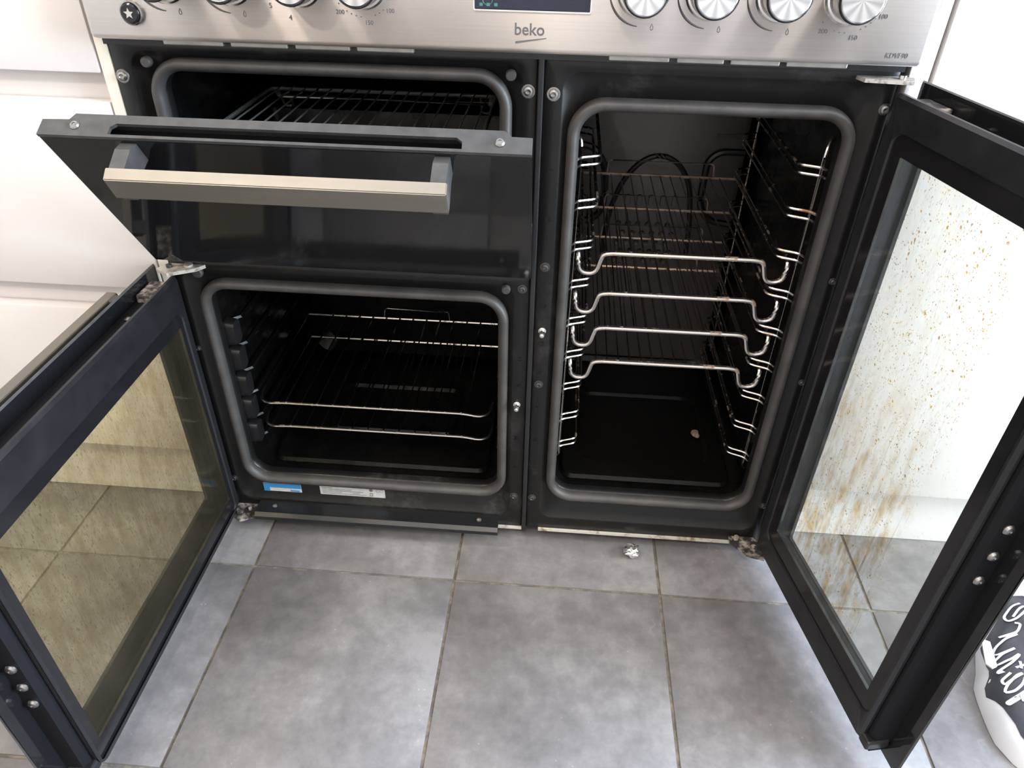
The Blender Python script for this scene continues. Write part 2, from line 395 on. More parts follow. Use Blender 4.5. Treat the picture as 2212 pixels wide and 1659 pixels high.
# glazed door in the right wall
b = B()
for a in ((WY0, WY0+.08, 0, WZ1), (WY1-.08, WY1, 0, WZ1), (WY0+.08, WY1-.08, 0, .10), (WY0+.08, WY1-.08, WZ1-.08, WZ1)):
    box(b, X1+.02, X1+.07, a[0], a[1], a[2], a[3])
dr = struct('door_1', b, M['upvc'])
obj('pane', box(B(), X1+.04, X1+.046, WY0+.08, WY1-.08, .10, WZ1-.08), M['pane_clear'], dr)
_h = B(); tube(_h, fillet([(X1+.02, WY0+.04, 1.0), (X1-.03, WY0+.04, 1.0), (X1-.03, WY0+.16, 1.0)], .01), .009, 8)
obj('door_handle', _h, M['brightpin'], dr, smooth=True)

# ------------------------------------------------------------------ ceiling lamps
def ceiling_lamp(x, y, power, label):
    t = empty('ceiling_light', (x, y, ZC-.035)); tag(t, label, 'ceiling light', 'round ceiling lights')
    bm = B(); prof = [(.150, 0), (.165, .006), (.168, .035), (.10, .035)]
    rings = []
    for r, z in prof: rings.append([bm.verts.new((r*math.cos(2*PI*k/32), r*math.sin(2*PI*k/32), z)) for k in range(32)])
    for a, c in zip(rings, rings[1:]):
        for k in range(32): bm.faces.new((a[k], a[(k+1) % 32], c[(k+1) % 32], c[k]))
    obj('lamp_rim', bm, M['upvc'], t, smooth=True)
    bm = B(); rings = []
    for r, z in ((.001, -.012), (.06, -.010), (.11, -.004), (.149, .004)): rings.append([bm.verts.new((r*math.cos(2*PI*k/32), r*math.sin(2*PI*k/32), z)) for k in range(32)])
    for a, c in zip(rings, rings[1:]):
        for k in range(32): bm.faces.new((a[k], a[(k+1) % 32], c[(k+1) % 32], c[k]))
    obj('lamp_diffuser', bm, M['lamp'], t, smooth=True)
    l = bpy.data.lights.new('lamp_light', 'AREA'); l.shape = 'DISK'; l.size = .28; l.energy = power; l.color = LAMP_COLOR
    o = bpy.data.objects.new('lamp_light', l); COL.objects.link(o); o.parent = t; o.location = (0, 0, -.02)
ceiling_lamp(-.55, -.75, 17, 'round ceiling light above the left cabinets')
ceiling_lamp(.50, -1.75, 20, 'round ceiling light furthest from the cooker')
ceiling_lamp(-.95, -1.85, 16, 'added unseen ceiling light in the far left corner')  # unseen lamp, added to brighten and warm the left of the control panel
ceiling_lamp(1.45, -.80, 6, 'round ceiling light nearest the glazed door')

# ------------------------------------------------------------------ range cooker
ck = empty('range_cooker', (.45, .28, 0))
tag(ck, 'wide black and steel range cooker with three oven doors standing open', 'cooker')
bpy.context.view_layer.update()
CK = ck
def part(name, bm, mat, parent=None, **k):
    """a mesh given in room coordinates, hung under the cooker (or under one of its parts)"""
    o = obj(name, bm, mat, None, **k); p = parent or CK
    o.parent = p; o.matrix_parent_inverse = pw(p).inverted()
    return o
def pw(o):
    m = o.matrix_basis.copy()
    return m if o.parent is None else pw(o.parent) @ o.matrix_parent_inverse @ m
ZT = .780
# outer case
b = B()
box(b, .0, .008, .012, .58, .03, .90); box(b, .884, .892, .012, .58, .03, .90); box(b, .008, .884, .572, .58, .03, .90); box(b, .008, .884, .02, .572, .026, .03)
part('case', b, M['frame'])
for x in (.05, .84):
    for y in (.06, .52):
        bm = B(); prism(bm, [(x+.02*math.cos(a*PI/6), y+.02*math.sin(a*PI/6)) for a in range(12)], 'z', 0.0004, .028)
        part('foot', bm, M['leg'])
# front frames (pressed plates with a sunken field round each opening)
def front_frame(x0, x1, z0, z1, rec, ope, rr=.022, ro=.03, d=.010, slope=.010):
    bm = B()
    rings = [(x0, x1, z0, z1, .0015, .014), (x0, x1, z0, z1, .0015, .0012), (x0+.0012, x1-.0012, z0+.0012, z1-.0012, .0015, 0),
             (rec[0], rec[1], rec[2], rec[3], rr, 0), (rec[0]+.002, rec[1]-.002, rec[2]+.002, rec[3]-.002, rr-.002, .001),
             (rec[0]+slope, rec[1]-slope, rec[2]+slope, rec[3]-slope, rr-slope*.4, d),
             (ope[0]-.004, ope[1]+.004, ope[2]-.004, ope[3]+.004, ro+.004, d), (ope[0], ope[1], ope[2], ope[3], ro, d+.004), (ope[0], ope[1], ope[2], ope[3], ro, d+.016)]
    loft(bm, rings, 8)
    return part('front_frame', bm, M['frame'], smooth=True, angle=.9)
UL = (.050, .454, .545, .748); LL = (.041, .4545, .108, .461); RO = (.547, .853, .111, .721)
front_frame(.0, .4965, .505, ZT, (.020, .480, .522, .770), UL)
front_frame(.0, .4965, .030, .503, (.012, .476, .055, .492), LL, slope=.012)
front_frame(.5035, .892, .030, ZT, (.524, .880, .055, .764), RO, slope=.012)
# mullion trim
b = B(); box(b, .4965, .5035, -.004, .014, .024, .783, .0015); part('mullion_trim', b, M['plastic'])
# seals
def seal(o, w=.012):
    bm = B(); m = .012
    prof = [(0.0, .010), (-.001, .003), (.003, -.003), (.007, -.0045), (.011, -.003), (.0135, .003), (.0135, .010)]
    rings = [(o[0]-t, o[1]+t, o[2]-t, o[3]+t, .030+t, y) for t, y in prof]
    loft(bm, rings, 10); return part('door_seal', bm, M['seal'], smooth=True, angle=1.2)
for o in (UL, LL, RO): seal(o)
# cavities
def cavity(o, depth, grow, label_mat, r=.03):
    bm = B(); g = grow
    rings = [(o[0], o[1], o[2], o[3], r, .026), (o[0]-g, o[1]+g, o[2]-g, o[3]+g, r, .032), (o[0]-g, o[1]+g, o[2]-g, o[3]+g, r, depth-.02), (o[0]-g+.02, o[1]+g-.02, o[2]-g+.02, o[3]+g-.02, r, depth)]
    loft(bm, rings, 6, cap1=True)
    return part('oven_cavity', bm, M['enamel'], smooth=True, angle=.5)
cavU = cavity(UL, .41, .004, None); cavL = cavity(LL, .42, .006, None); cavR = cavity(RO, .425, .006, None)

# --- right cavity: back panel with vent pressing, arch and slotted grille
b = B()
loft(b, [(.556, .844, .125, .712, .012, .412), (.556, .844, .125, .712, .012, .408), (.560, .840, .129, .708, .012, .406)], 4, cap1=True)
part('back_panel', b, M['cavback'], cavR, smooth=True, angle=.5)
bm = B(); arch = [(.615, .403, .36), (.620, .403, .44), (.640, .403, .50), (.668, .403, .535), (.700, .403, .548), (.732, .403, .535), (.757, .403, .50), (.768, .403, .44), (.772, .403, .36)]
tube(bm, fillet(arch, .03), .0045, 8); part('heating_element', bm, M['plastic'], cavR, smooth=True)
bm = B(); tube(bm, fillet([(.556, .402, .560), (.585, .402, .556), (.606, .402, .525), (.610, .402, .48), (.606, .402, .43), (.560, .402, .415)], .025), .006, 8)
part('vent_pressing', bm, M['plastic'], cavR, smooth=True)
bm = B(); tube(bm, fillet([(.842, .402, .556), (.800, .402, .556), (.782, .402, .540), (.780, .402, .46), (.800, .402, .43), (.842, .402, .425)], .025), .006, 8)
part('vent_pressing', bm, M['plastic'], cavR, smooth=True)
for x in (.578, .812):
    bm = B(); loft(bm, [(x-.022, x+.022, .578, .586, .0039, .407), (x-.022, x+.022, .578, .586, .0039, .4045)], 4, cap1=True); part('vent_slot', bm, M['plastic'], cavR)
for i in range(5):
    x = .652+.021*i
    bm = B(); loft(bm, [(x-.005, x+.005, .452, .474, .004, .407), (x-.004, x+.004, .454, .472, .0035, .403)], 4, cap1=True); part('vent_slot', bm, M['cavback'], cavR, smooth=True)
for r_ in range(5):
    for c_ in range(6):
        x, z = .640+.018*c_+(.009 if r_ % 2 else 0), .345+.018*r_
        bm = B(); lathe_y(bm, [(.0058, 0), (.0046, -.004), (.001, -.003)], 10, (x, .407, z)); part('grille_hole', bm, M['grease'], cavR, smooth=True)
bm = B(); tube(bm, fillet([(.655, .404, .655), (.67, .404, .638), (.75, .404, .638), (.772, .404, .655)], .012), .006, 8); part('lamp_lip', bm, M['plastic'], cavR, smooth=True)
# base tray of the right cavity
bm = B(); loft(bm, [(.556, .844, .045, .402, .02, 0), (.560, .840, .049, .398, .02, .006), (.585, .815, .09, .290, .03, .0055), (.590, .810, .095, .285, .03, .001)], 5, cap1=True)
for v in bm.verts: v.co = Vector((v.co.x, v.co.z, .108+v.co.y))
part('base_tray', bm, M['crumbs_floor'], cavR, smooth=True, angle=.5)
LEV = [.650, .5935, .5355, .4785, .4185, .3615, .3035, .245, .190]
def ladder(xw, s):
    """wire shelf runner against one side wall; s points into the cavity"""
    bm = B()
    xr = xw+s*.006
    tube(bm, fillet([(xw, .045, .690 if s < 0 else .685), (xr, .036, .676), (xr, .036, .168), (xw, .040, .160)], .008), .0019, 6)
    part('runner_post', bm, M['wire'], cavR, smooth=True)
    part('runner_post', tube(B(), [(xr, .375, .675), (xr, .375, .168)], .0019, 6), M['wire'], cavR, smooth=True)
for xw, s in ((.854, -1), (.546, 1)):
    ladder(xw, s)
    xr = xw+s*.006; xi = xw+s*.032
    for z in LEV:
        bm = B()
        for dz in (-.005, .005):
            tube(bm, fillet([(xw+s*.001, .026, z+dz), (xr, .036, z+dz), (xi, .046, z+dz), (xi, .362, z+dz), (xr, .375, z+dz)], .008, 3), .0018, 6)
        part('runner_rail', bm, M['wire'], cavR, smooth=True)
# screws on the side wall of the right cavity
# --- lower left cavity: side ribs and base
for z in (.365, .318, .268, .222, .172):
    bm = B()
    loft(bm, [(0.032, .062, z-.021, z+.021, .008, .036), (.034, .060, z-.019, z+.019, .008, .052)], 4, cap1=True)
    for v in bm.verts: v.co = Vector((.036+(v.co.y-.036)*1.0, .030+(v.co.x-.032)*.9, v.co.z))
    part('side_rib', bm, M['rib'], cavL, smooth=True, angle=.5)
for s in (0, 1):
    for z in (.375, .328, .28, .235, .187, .145):
        bm = B(); x = .0365 if s == 0 else .459
        xi = x+.010 if s == 0 else x-.010
        tube(bm, [(x, .06, z), (xi, .07, z), (xi, .37, z), (x, .38, z)], .004, 6); part('shelf_ridge', bm, M['enamel'], cavL, smooth=True)
b = B(); loft(b, [(.07, .425, .135, .45, .012, .404), (.072, .423, .137, .448, .012, .398)], 4, cap1=True); part('back_panel', b, M['enamel'], cavL, smooth=True)
bm = B(); loft(bm, [(.060, .436, .045, .395, .02, 0), (.064, .432, .049, .391, .02, .006), (.13, .37, .13, .275, .02, .0055), (.135, .365, .135, .27, .02, .0105), (.14, .36, .14, .265, .02, .005)], 5, cap1=True)
for v in bm.verts: v.co = Vector((v.co.x, v.co.z, .105+v.co.y))
part('base_tray', bm, M['enamel'], cavL, smooth=True, angle=.5)
# --- grill cavity: element and shelf ridges
bm = B()
gp = [(.10, .06, .738), (.10, .34, .738), (.155, .34, .738), (.155, .07, .738), (.21, .07, .738), (.21, .34, .738), (.265, .34, .738), (.265, .07, .738), (.32, .07, .738), (.32, .34, .738), (.39, .34, .738), (.39, .06, .738)]
tube(bm, fillet(gp, .025), .0033, 8); part('grill_element', bm, M['darkscrew'], cavU, smooth=True)
for s in (0, 1):
    for z in (.60, .655):
        bm = B(); x = .046 if s == 0 else .458; xi = x+.010 if s == 0 else x-.010
        tube(bm, [(x, .06, z), (xi, .07, z), (xi, .37, z), (x, .38, z)], .004, 6); part('shelf_ridge', bm, M['enamel'], cavU, smooth=True)
# screws, catch pins, bumpers
def screw(x, z, r=.0052, mat='screw', y=0.0, ring=True, parent=None, name='screw'):
    bm = B()
    prof = ([(r*1.45, 0), (r*1.4, -.001), (r*1.05, -.0013)] if ring else []) + [(r, -.0012), (r*.92, -.0030), (r*.55, -.0038), (r*.42, -.0026), (.0001, -.0022)]
    lathe_y(bm, prof, 14, (x, y, z)); return part(name, bm, M[mat], parent, smooth=True, angle=.7)
for x, z in ((.486, .740), (.515, .738), (.008, .740)): screw(x, z, .0056)
for x, z in ((.515, .520), (.514, .330), (.482, .101), (.512, .100), (.486, .486)): screw(x, z, .0046, 'darkscrew')
screw(.886, .735, .0046); screw(.887, .52, .0035, 'darkscrew'); screw(.887, .36, .0035, 'darkscrew'); screw(.886, .115, .004, 'darkscrew'); screw(.0085, .36, .0032, 'darkscrew'); screw(.0085, .10, .004, 'darkscrew')
for x, z in ((.464, .485), (.466, .757), (.042, .757)):
    bm = B(); lathe_y(bm, [(.0062, .002), (.0062, -.004), (.005, -.006), (.0001, -.0063)], 14, (x, 0, z)); part('rubber_bumper', bm, M['seal'], smooth=True)
for x, z in ((.5155, .423), (.483, .292)):
    bm = B(); lathe_y(bm, [(.0055, 0), (.0055, -.003), (.0030, -.004), (.0030, -.008), (.0046, -.010), (.0046, -.013), (.0032, -.016), (.0001, -.0175)], 14, (x, 0, z))
    part('catch_pin', bm, M['brightpin'], smooth=True)
# raised letters on the two strips beside the mullion
for s, x, z in (('G', .484, .372), ('A', .484, .325), ('N', .483, .225), ('F', .483, .165), ('9', .516, .650), ('G', .516, .586), ('C', .515, .460), ('G', .515, .400), ('A', .514, .350), ('G', .513, .290), ('N', .513, .224), ('F', .512, .167)):
    t = text_mesh('embossed_letter', s, .011, .0005, M['frame'], None, (0, 0, 0), (0, 0, 0), align='CENTER')
    t.rotation_euler = (PI/2, -PI/2, 0); t.location = (x+.004, -.0002, z); t.parent = CK; t.matrix_parent_inverse = CK.matrix_basis.inverted()
# stickers under the lower left opening
def sticker(name, x0, x1, z0, z1, mat, y=.0075):
    return part(name, box(B(), x0, x1, y, y+.0012, z0, z1), M[mat])
s1 = sticker('energy_sticker', .052, .117, .0672, .0852, 'labelwhite', .0083)
part('blue_band', box(B(), .052, .117, .0077, .0084, .0757, .0852), M['labelblue'], s1); part('blue_band', box(B(), .052, .062, .0077, .0084, .0672, .0757), M['labelblue'], s1)
part('blue_band', box(B(), .098, .114, .0077, .0084, .0687, .0717), M['labelblue'], s1)
s2 = sticker('rating_plate', .150, .262, .0672, .0862, 'labelwhite', .0083)
for i, (xa, xb) in enumerate(((.154, .172), (.154, .205), (.154, .222), (.154, .188), (.154, .230))):
    z = .0837-.0032*i; part('print_line', box(B(), xa, xb, .0078, .0084, z-.0006, z), M['labelink'], s2)
for i, (xa, xb) in enumerate(((.206, .225), (.206, .219))):
    z = .0772-.0032*i; part('print_line', box(B(), xa, xb, .0078, .0084, z-.0005, z), M['labelink'], s2)
bm = B(); prism(bm, [(.236, .0857), (.241, .0857), (.242, .0817), (.238, .0800), (.2355, .0817)], 'y', .0078, .0084); part('print_mark', bm, M['labelink'], s2)
for cx, a0 in ((.2500, .6), (.2565, .6)):
    bm = B(); tube(bm, [(cx+.0028*math.cos(a0+k*.5), .0082, .0820+.0028*math.sin(a0+k*.5)) for k in range(11)], .00035, 4); part('print_mark', bm, M['labelink'], s2)
bm = B(); box(bm, .2362, .2412, .0078, .0084, .0700, .0707); box(bm, .2362, .2369, .0078, .0084, .0700, .0765); box(bm, .2405, .2412, .0078, .0084, .0700, .0765); box(bm, .2362, .2412, .0078, .0084, .0758, .0765)
part('print_mark', bm, M['labelink'], s2)
# bottom rail below the lower left door and the rusty edge below the right one
b = B(); prism(b, [(-.030, .036), (-.034, .040), (-.034, .047), (-.028, .052), (.002, .052), (.002, .046), (-.026, .044), (-.026, .036)], 'x', .045, .458)
part('bottom_rail', b, M['plastic'], smooth=True, angle=.4)
for x in (.075, .425): 
    bm = B(); lathe_y(bm, [(.004, 0), (.004, -.002), (.0001, -.003)], 10, (0, 0, 0))
    for v in bm.verts: v.co = Vector((x+v.co.x, -.014+v.co.z, .0525-v.co.y))
    part('rail_screw', bm, M['hinge'])
b = B(); box(b, .525, .852, -.003, .010, .0255, .0305); part('bottom_edge', b, M['rustcream'])
b = B(); box(b, .456, .4965, -.003, .010, .0255, .0300); part('bottom_edge', b, M['rustcream'])
# hinge plates
def hinge(name, poly, z0, z1, mat, pins=()):
    bm = B(); prism(bm, poly, 'z', z0, z1); h = part(name, bm, M[mat])
    for x, y, r, hh, mt in pins:
        bm = B(); prism(bm, [(x+r*math.cos(a*PI/6), y+r*math.sin(a*PI/6)) for a in range(12)], 'z', z1-.001, z1+hh); part('hinge_pin', bm, M[mt], h, smooth=True)
hinge('hinge_plate', [(.845, .002), (.845, -.012), (.870, -.040), (.895, -.046), (.897, -.02), (.884, .002)], .036, .041, 'hinge', ((.856, -.006, .004, .006, 'hingelight'), (.880, -.028, .005, .008, 'hinge')))
hinge('hinge_plate', [(.845, .002), (.850, -.016), (.900, -.022), (.906, -.004), (.892, .002)], .766, .770, 'hingelight', ((.890, -.012, .004, .004, 'brightpin'),))
hinge('hinge_plate', [(.002, .002), (-.006, -.022), (.020, -.040), (.052, -.020), (.058, .002)], .036, .041, 'hinge', ((.045, -.008, .0045, .005, 'darkscrew'), (.014, -.022, .005, .007, 'hinge'), (.030, -.014, .003, .004, 'hingelight')))
hinge('hinge_plate', [(.002, .002), (-.010, -.018), (.010, -.030), (.042, -.012), (.052, .002)], .493, .498, 'hingelight', ((.006, -.012, .004, .004, 'darkscrew'), (.030, -.006, .006, .003, 'hingelight')))
bm = B(); lathe_y(bm, [(.008, 0), (.008, -.004), (.006, -.006), (.0001, -.006)], 14, (.038, 0, .487)); part('rubber_bumper', bm, M['seal'], smooth=True)

# --- control panel
b = B(); box(b, 0, .9, -.030, .012, .785, .902, .006, 3)
pan = part('control_panel', b, M['steel'], smooth=True, angle=.5)
b = B(); box(b, .002, .898, -.026, .575, .902, .908, .002); part('hob_top', b, M['hob'])
PY = -.0303
def ptext(name, s, size, x, z, mat='print', xs=1.0, shear=0.0, bold=0.0, align='LEFT'):
    t = text_mesh(name, s, size, .0002, M[mat], None, (0, 0, 0), (0, 0, 0), xs, shear, align, bold)
    t.rotation_euler = (PI/2, 0, 0); t.location = (x, PY, z); t.parent = pan; t.matrix_parent_inverse = pw(pan).inverted(); return t
ptext('brand_lettering', 'beko', .0165, .4705, .8040, xs=.98, bold=.0002)
bm = B(); prism(bm, [(.472, .7955), (.505, .8010), (.505, .8017), (.472, .7975)], 'y', PY-.0002, PY+.0003); part('brand_stroke', bm, M['print'], pan)
ptext('model_lettering', 'KDVF90', .0070, .8575, .7940, shear=.12, xs=.95)
# display
dsp = part('display', box(B(), .429, .549, -.0316, -.028, .8275, .874, .0008), M['glassdark'], pan)
bm = B(); loft(bm, [(.4275, .5505, .826, .8755, .002, -.0300), (.4275, .5505, .826, .8755, .002, -.0318), (.4290, .5490, .8275, .874, .001, -.0318), (.4290, .5490, .8275, .874, .001, -.0300)], 3)
part('display_surround', bm, M['brightpin'], pan)
for x in (.434, .4415, .4495): part('display_mark', box(B(), x, x+.0035, -.0318, -.0315, .8305, .8335), M['displayink'], pan)
bm = B(); tube(bm, [(.4425+.005*math.cos(k*PI/8), -.0317, .8365+.005*math.sin(k*PI/8)) for k in range(16)], .0003, 4, closed=True); part('display_mark', bm, M['displayink'], pan)
# knobs
KN = [(.098, 0), (.169, 0), (.243, 1), (.311, 2), (.602, 0), (.671, 0), (.741, 0), (.810, 2)]
KZ = .850
for i, (kx, kd) in enumerate(KN):
    bm = B(); lathe_y(bm, [(.0275, -.030), (.0275, -.032), (.0255, -.034), (.0235, -.0345)], 40, (kx, 0, KZ))
    kn = part('control_knob', bm, M['brightpin'], smooth=True, angle=.5)
    bm = B(); lathe_y(bm, [(.0235, -.034), (.0228, -.050), (.0222, -.057), (.0212, -.0585)], 40, (kx, 0, KZ)); part('knob_body', bm, M['knobside'], kn, smooth=True, angle=.5)
    bm = B(); lathe_y(bm, [(.0223, -.0575), (.0223, -.0605), (.0213, -.062)], 40, (kx, 0, KZ)); part('knob_ring', bm, M['ring'], kn, smooth=True, angle=.5)
    bm = B(); lathe_y(bm, [(.0205, -.0015), (.0203, -.0025), (.0192, -.003), (.0190, -.0022), (.0001, -.0020)], 40, (0, 0, 0))
    c = obj('knob_cap', bm, M['cap'], None, smooth=True, angle=.5); c.location = (kx, -.060, KZ); c.parent = kn; c.matrix_parent_inverse = pw(kn).inverted()
    if kd == 0:
        bm = B(); tube(bm, [(kx+.0345*math.cos(a), PY, KZ+.0345*math.sin(a)) for a in [PI*1.03+k*PI*.44/14 for k in range(15)]], [.0004+.0008*math.sin(PI*k/14) for k in range(15)], 4); part('dial_arc', bm, M['print'], pan)
        fx, fz = kx+.012, KZ-.0355
        bm = B(); tube(bm, [(fx, PY, fz+.004), (fx+.0014, PY, fz+.001), (fx+.0012, PY, fz-.0012), (fx, PY, fz-.002), (fx-.0012, PY, fz-.0012), (fx-.0014, PY, fz+.001)], .0003, 4, closed=True); part('dial_mark', bm, M['print'], pan)
    elif kd == 1:
        ptext('dial_number', '5', .007, kx-.034, KZ-.028); ptext('dial_number', '4', .007, kx-.014, KZ-.039)
    else:
        seq = (('100', -.45), ('150', -1.30), ('200', -2.15)) if i == 7 else (('100', -.75), ('150', -1.45), ('200', -2.30))
        for s, a in seq: ptext('dial_number', s, .0062, kx+.0385*math.cos(a), KZ+.0385*math.sin(a)-.003, align='CENTER')
        for k in range(12):
            a = -.62-.155*k if i == 7 else -.9-.155*k
            if any(abs(a-q) < .14 for _, q in seq): continue
            bm = B(); lathe_y(bm, [(.0007, 0), (.0007, -.0004)], 8, (kx+.034*math.cos(a), PY+.0002, KZ+.034*math.sin(a))); part('dial_dot', bm, M['print'], pan)
# ignition button with a star
bm = B(); lathe_y(bm, [(.0125, -.030), (.0125, -.033), (.0108, -.0335), (.0105, -.031)], 28, (.056, 0, .813)); bt = part('ignition_button', bm, M['knobside'], smooth=True, angle=.5)
bm = B(); lathe_y(bm, [(.0104, -.030), (.0100, -.036), (.0085, -.0372), (.0001, -.0374)], 28, (.056, 0, .813)); part('button_cap', bm, M['ring'], bt, smooth=True, angle=.6)
bm = B(); prism(bm, [(.056+(.0058 if k % 2 == 0 else .0025)*math.sin(k*PI/5), .813+(.0058 if k % 2 == 0 else .0025)*math.cos(k*PI/5)) for k in range(10)], 'y', -.0379, -.0372); part('star_mark', bm, M['brightpin'], bt)
# vent strip under the panel
for xa, xb in ((.078, .146), (.155, .219), (.228, .289), (.297, .360), (.573, .638), (.646, .696), (.703, .755), (.762, .826)):
    bm = B(); box(bm, xa, xb, -.0215, -.012, .7800, .7862, .0012); part('vent_slat', bm, M['slat'], None)
b = B(); box(b, .0, .892, -.008, .012, .776, .7862); part('vent_recess', b, M['plastic'])

# --- side-hinged doors
def side_door(W0, W1, Z0, Z1, hole, ohole, loc, rotz, s, pmat, hbar, nscrew, label):
    """u runs from the hinge to the free edge; local y grows towards the outside"""
    def R(bm):
        if s < 0:
            for v in bm.verts: v.co.x = -v.co.x
        return bm
    # inner sheet with a soft step down to the glass
    bm = B(); g = .004
    st = (hole[0]-.020, hole[1]+.018, hole[2]-.032, hole[3]+.024)
    st = (max(st[0], W0+.014), st[1], st[2], st[3])
    loft(bm, [(W0+.003, W1-.003, Z0+.003, Z1-.003, .004, .010), (W0, W1, Z0, Z1, .005, .007), (W0, W1, Z0, Z1, .005, .0035), (W0+.0035, W1-.0035, Z0+.0035, Z1-.0035, .004, 0),
              (st[0], st[1], st[2], st[3], .016, 0), (st[0]+.002, st[1]-.002, st[2]+.002, st[3]-.002, .015, .002), (st[0]+.002, st[1]-.002, st[2]+.002, st[3]-.002, .015, .009)], 6)
    d = obj('oven_door', R(bm), M['doorblack'], CK, smooth=True, angle=.7)
    d.matrix_parent_inverse = CK.matrix_basis.inverted(); d.location = loc; d.rotation_euler = (0, 0, rotz); d['label'] = label
    def sub(name, bm, mat, **k): return obj(name, R(bm), M[mat], d, **k)
    sub('glass_border', loft(B(), [(st[0]+.001, st[1]-.001, st[2]+.001, st[3]-.001, .015, .003), (hole[0], hole[1], hole[2], hole[3], .0015, .003), (hole[0], hole[1], hole[2], hole[3], .0015, .0075)], 6), 'border')
    # clear slab, the baked-on grease sits on the oven-side face only
    ig = sub('inner_glass', box(B(), hole[0]+.0003, hole[1]-.0003, .0036, .0072, hole[2]+.0003, hole[3]-.0003), 'pane_clear')
    ig.data.materials.append(M[pmat])
    for p in ig.data.polygons:
        if p.normal.y < -.9: p.material_index = 1
    # core between the two glasses
    e = .010
    sub('door_core', loft(B(), [(W0+.012, W1+.004, Z0+.004, Z1-.016, .004, .009), (W0+.008, W1+.011, Z0-.014, Z1-.014, .004, .013), (W0+.008, W1+.011, Z0-.014, Z1-.014, .004, .0352), (hole[0]-.012, hole[1]+.012, hole[2]-.03, hole[3]+.014, .004, .0352), (hole[0]-.012, hole[1]+.012, hole[2]-.03, hole[3]+.014, .004, .009)], 4, closed=True), 'core')
    # outer glass: black border with a clear window
    GW0, GW1, GZ0, GZ1 = W0-.010, W1+.037, Z0-.021, Z1+.008
    sub('outer_glass', loft(B(), [(GW0, GW1, GZ0, GZ1, .003, .0345), (GW0, GW1, GZ0, GZ1, .003, .0395), (ohole[0], ohole[1], ohole[2], ohole[3], .004, .0395), (ohole[0], ohole[1], ohole[2], ohole[3], .004, .0345)], 4, closed=True), 'blackglass')
    sub('outer_window', box(B(), ohole[0]+.0003, ohole[1]-.0003, .0350, .0390, ohole[2]+.0003, ohole[3]-.0003), 'pane_clear')
    sub('glass_edge', tube(B(), [(x, .0370, z) for x, z in ((GW0, GZ0), (GW1, GZ0), (GW1, GZ1), (GW0, GZ1))], .0022, 4, closed=True), 'greymetal')
    # handle along the top of the outside
    h0, h1, hz = hbar
    hb = sub('door_handle', loft(B(), [(0, .016, 0, .028, .003, h0), (0, .016, 0, .028, .003, h1)], 3, cap0=True, cap1=True), 'handle')
    me = hb.data
    for v in me.vertices:
        x, y, z = v.co; x = abs(x); v.co = ((y if s > 0 else -y), .068+x, hz-.014+z)
    for a in (h0+.004, h1-.022):
        sub('handle_bracket', box(B(), a, a+.018, .039, .070, hz-.013, hz+.013, .002), 'greymetal')
    # screws in the free edge
    for z in nscrew:
        bm = B(); lathe_y(bm, [(.0062, 0), (.0062, -.0012), (.0045, -.0035), (.0015, -.0042), (.0001, -.003)], 14)
        for v in bm.verts: v.co = Vector((W1+.0112-v.co.y, .0225+v.co.x, z+v.co.z))
        sub('edge_screw', bm, 'screw', smooth=True)
    # hinge-side top corner block
    sub('corner_block', box(B(), W0+.012, W0+.055, .010, .033, Z1-.016, Z1-.004, .002), 'hinge')
    for a in (W0+.10,):
        bm = B(); lathe_y(bm, [(.005, 0), (.005, -.002), (.0001, -.004)], 12)
        for v in bm.verts: v.co = Vector((a+v.co.x, .022+v.co.z, Z1-.0135-v.co.y))
        sub('top_screw', bm, 'screw', smooth=True)
    # foot of the free bottom corner
    sub('corner_cap', box(B(), W1-.004, W1+.014, .002, .033, Z0-.003, Z0+.013, .003), 'plastic')
    return d
side_door(-.012, .318, .051, .759, (.026, .294, .122, .701), (.018, .316, .093, .722), (.885, -.035, 0), math.radians(-78.5), 1, 'pane_right', (.03, .325, .738), (.444, .407, .371), 'tall right oven door, its glass streaked with brown grease')
side_door(.012, .4595, .055, .4865, (.034, .4425, .083, .416), (.044, .462, .093, .425), (.014, 0, 0), math.radians(90.4), -1, 'pane_left', (.05, .45, .462), (.268, .236, .205), 'lower left oven door with a yellowed glass')

# --- drop-down grill door
TILT = math.radians(34)
bm = B(); box(bm, -.003, .4995, 0, .005, 0, .2440, .0012)
gd = obj('grill_door', bm, M['blackglass'], CK); gd.matrix_parent_inverse = CK.matrix_basis.inverted()
gd.location = (0, -.024, .514); gd.rotation_euler = (TILT, 0, 0); gd['label'] = 'half-open black glass grill door'
def gsub(name, bm, mat, **k): return obj(name, bm, M[mat], gd, **k)
gsub('door_core', loft(B(), [(.006, .490, .012, .226, .004, .0052), (.006, .490, .012, .226, .004, .022), (.012, .484, .018, .220, .004, .030)], 4, cap0=True, cap1=True), 'doorblack')
